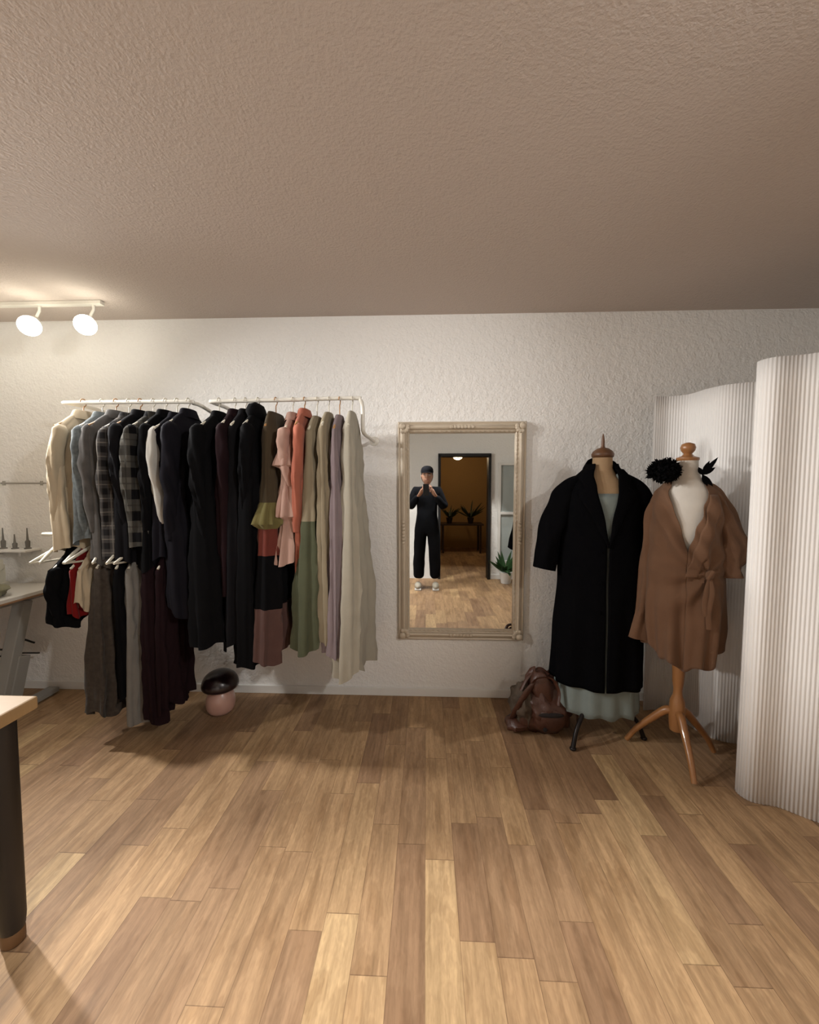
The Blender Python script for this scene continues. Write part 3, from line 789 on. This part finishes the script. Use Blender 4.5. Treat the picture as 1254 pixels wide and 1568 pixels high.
def photographer():
    root=empty('photographer',(.015,-2.95,0))
    dkc=fabric('black_jacket_cloth',(24,25,29),(15,16,19)); trous=fabric('black_trouser_cloth',(20,20,23),(13,13,15))
    skin=M('skin',(178,137,115),.55,(168,125,103),10); shoe=M('cream_shoe',(178,170,154),.6); hair=M('dark_hair',(42,30,24),.7); capm=fabric('dark_cap_cloth',(24,24,28))
    def skinmesh(name,V,E,Rr,mats,matfn,rootidx=0,sub=2):
        me=bpy.data.meshes.new(name); me.from_pydata(V,E,[]); o=bpy.data.objects.new(name,me); bpy.context.collection.objects.link(o)
        sk=o.modifiers.new('skin','SKIN'); sk.use_smooth_shade=True
        for i,r in enumerate(Rr):
            d=me.skin_vertices[0].data[i]; d.radius=(r,r) if not isinstance(r,tuple) else r; d.use_root=(i==rootidx)
        s=o.modifiers.new('sub','SUBSURF'); s.levels=sub; s.render_levels=sub
        dg=bpy.context.evaluated_depsgraph_get(); dg.update(); ev=o.evaluated_get(dg); nm=bpy.data.meshes.new_from_object(ev)
        o.modifiers.clear(); o.data=nm
        nm.materials.clear()
        for m in mats: nm.materials.append(m)
        for p in nm.polygons: p.use_smooth=True; p.material_index=matfn(p.center)
        for v in nm.vertices:
            c=v.co
            k=noise.noise(Vector((c.x*9,c.y*9,c.z*7)))*.008+noise.noise(Vector((c.x*22,c.y*22,c.z*16)))*.004
            if c.z<1.38: v.co=c+v.normal*k
        o.parent=root; return o
    V=[(0,0,.86),(0,.0,1.0),(0,-.01,1.15),(0,-.01,1.28),(0,0,1.385),(0,.01,1.44),
       (.09,0,.80),(.105,.015,.47),(.115,.0,.12),(-.09,0,.80),(-.105,.015,.47),(-.115,.0,.12),
       (.155,-.01,1.335),(.235,.06,1.11),(.115,.20,1.27),(-.155,-.01,1.335),(-.235,.06,1.11),(-.115,.20,1.27)]
    E=[(0,1),(1,2),(2,3),(3,4),(4,5),(0,6),(6,7),(7,8),(0,9),(9,10),(10,11),(3,12),(12,13),(13,14),(3,15),(15,16),(16,17)]
    Rr=[(.155,.12),(.145,.11),(.155,.115),(.15,.11),.06,.05,.10,.085,.08,.10,.085,.08,.075,.064,.042,.075,.064,.042]
    def mf(c): return 2 if (c.z>1.40 and abs(c.x)<.08) else (1 if c.z<.78 else 0)
    skinmesh('body',V,E,Rr,[dkc,trous,skin],mf)
    b=MB()
    for s in (-1,1):
        b.ell((s*.12,.055,.045),(.048,.13,.045),0,18,12); b.box((s*.12,.055,.012),(.085,.25,.022),1)
    b.build('shoes',[shoe,trimM],parent=root,bevel=.006)
    b=MB(); tab=[(1.43,.035,.045),(1.445,.048,.062),(1.47,.06,.078),(1.50,.067,.086),(1.54,.072,.092),(1.58,.074,.095),(1.62,.068,.088),(1.65,.045,.06),(1.662,.01,.015)]
    R=[]
    for i in range(26):
        z=1.43+(1.662-1.43)*i/25; rx,ry=interp(tab,z); ring=[]
        for j in range(32):
            a=2*pi*j/32; x=rx*math.cos(a); y=ry*math.sin(a)+.012
            if math.sin(a)>0:
                y+=.022*math.exp(-(x/.012)**2)*math.exp(-((z-1.525)/.018)**2)
                y+=.006*math.exp(-(x/.025)**2)*math.exp(-((z-1.487)/.008)**2)
                y+=.006*math.exp(-(x/.02)**2)*math.exp(-((z-1.452)/.012)**2)
                y-=.008*math.exp(-((abs(x)-.031)/.013)**2)*math.exp(-((z-1.548)/.010)**2)
            ring.append(Vector((x,y,z)))
        R.append(ring)
    b.rings(R,0,True,True,True)
    for s in (-1,1):
        b.ell((s*.031,.093,1.548),(.011,.006,.006),1,10,8); b.ell((s*.031,.098,1.548),(.005,.003,.005),2,8,6)
        b.tube([(s*.018,.101,1.563),(s*.032,.101,1.567),(s*.046,.093,1.562)],.003,6,2,smooth=3)
        b.ell((s*.076,.0,1.535),(.008,.018,.028),0,12,8)
    b.tube([(-.02,.103,1.487),(0,.109,1.486),(.02,.103,1.487)],.0035,6,3,smooth=3)
    b.build('head',[skin,trimM,hair,M('lips',(150,84,75),.5)],parent=root)
    b=MB()
    b.ell((0,-.004,1.575),(.082,.10,.085),0,24,16); b.ell((0,-.03,1.52),(.078,.075,.09),0,20,14); b.build('hair',[hair],parent=root)
    b=MB(); R=[]
    for z,k in ((1.583,1.0),(1.60,1.02),(1.63,.96),(1.655,.8),(1.672,.5),(1.678,.1)):
        R.append([Vector((.085*k*math.cos(2*pi*j/28),.106*k*math.sin(2*pi*j/28)+.004,z)) for j in range(28)])
    b.rings(R,0,True,True,True)
    R=[]
    for i in range(9):
        a=pi*(.18+.64*i/8); R.append([Vector((.084*math.cos(a),.104*math.sin(a),1.592)),Vector((.082*math.cos(a),.104*math.sin(a)+.065*math.sin(a)**2,1.582)),Vector((.08*math.cos(a),.104*math.sin(a)+.062*math.sin(a)**2,1.577)),Vector((.082*math.cos(a),.10*math.sin(a),1.585))])
    b.rings(R,0,True,True,True); b.build('cap',[capm],parent=root)
    yp=-2.677+2.95
    b=MB()
    for s in (-1,1):
        b.tube([(s*.115,.20,1.27),(s*.09,.225,1.30),(s*.065,.240,1.345),(s*.058,.245,1.365)],[.026,.032,.034,.024],12,0,smooth=4,flat=.6)
        for k,(z,L) in enumerate(((1.392,.95),(1.372,1.05),(1.352,1.0),(1.334,.82))):
            b.tube([(s*.060,.243,z-.012),(s*.056,.252+.004*(k%2),z),(s*.047,.262,z+.001),(s*(.047-.018*L),.2655,z-.002)],[.0085,.0085,.0078,.0065],8,0,smooth=3)
        b.tube([(s*.075,.222,1.325),(s*.056,.232,1.352),(s*.036,.249,1.368),(s*.022,.256,1.376)],[.012,.011,.0095,.008],8,0,smooth=3)
    b.build('hands',[skin],parent=root)
    b=MB(); b.box((-.015,yp-.004,1.355),(.076,.0075,.15)); b.build('phone',[blk],parent=root,bevel=.003,smooth=False)
photographer()

# ---------------------------------------------------------------- world, camera
w=bpy.data.worlds.new('world'); sc.world=w; w.use_nodes=True
w.node_tree.nodes['Background'].inputs[0].default_value=(.9,.75,.6,1); w.node_tree.nodes['Background'].inputs[1].default_value=.05
cam=bpy.data.cameras.new('camera'); co=bpy.data.objects.new('camera',cam); bpy.context.collection.objects.link(co)
cam.sensor_fit='HORIZONTAL'; cam.sensor_width=36; cam.lens=18; cam.clip_start=.03
co.location=(0,-D,CAMH)
co.rotation_euler=(math.radians(90-3.6),0,math.radians(2.3))
sc.camera=co
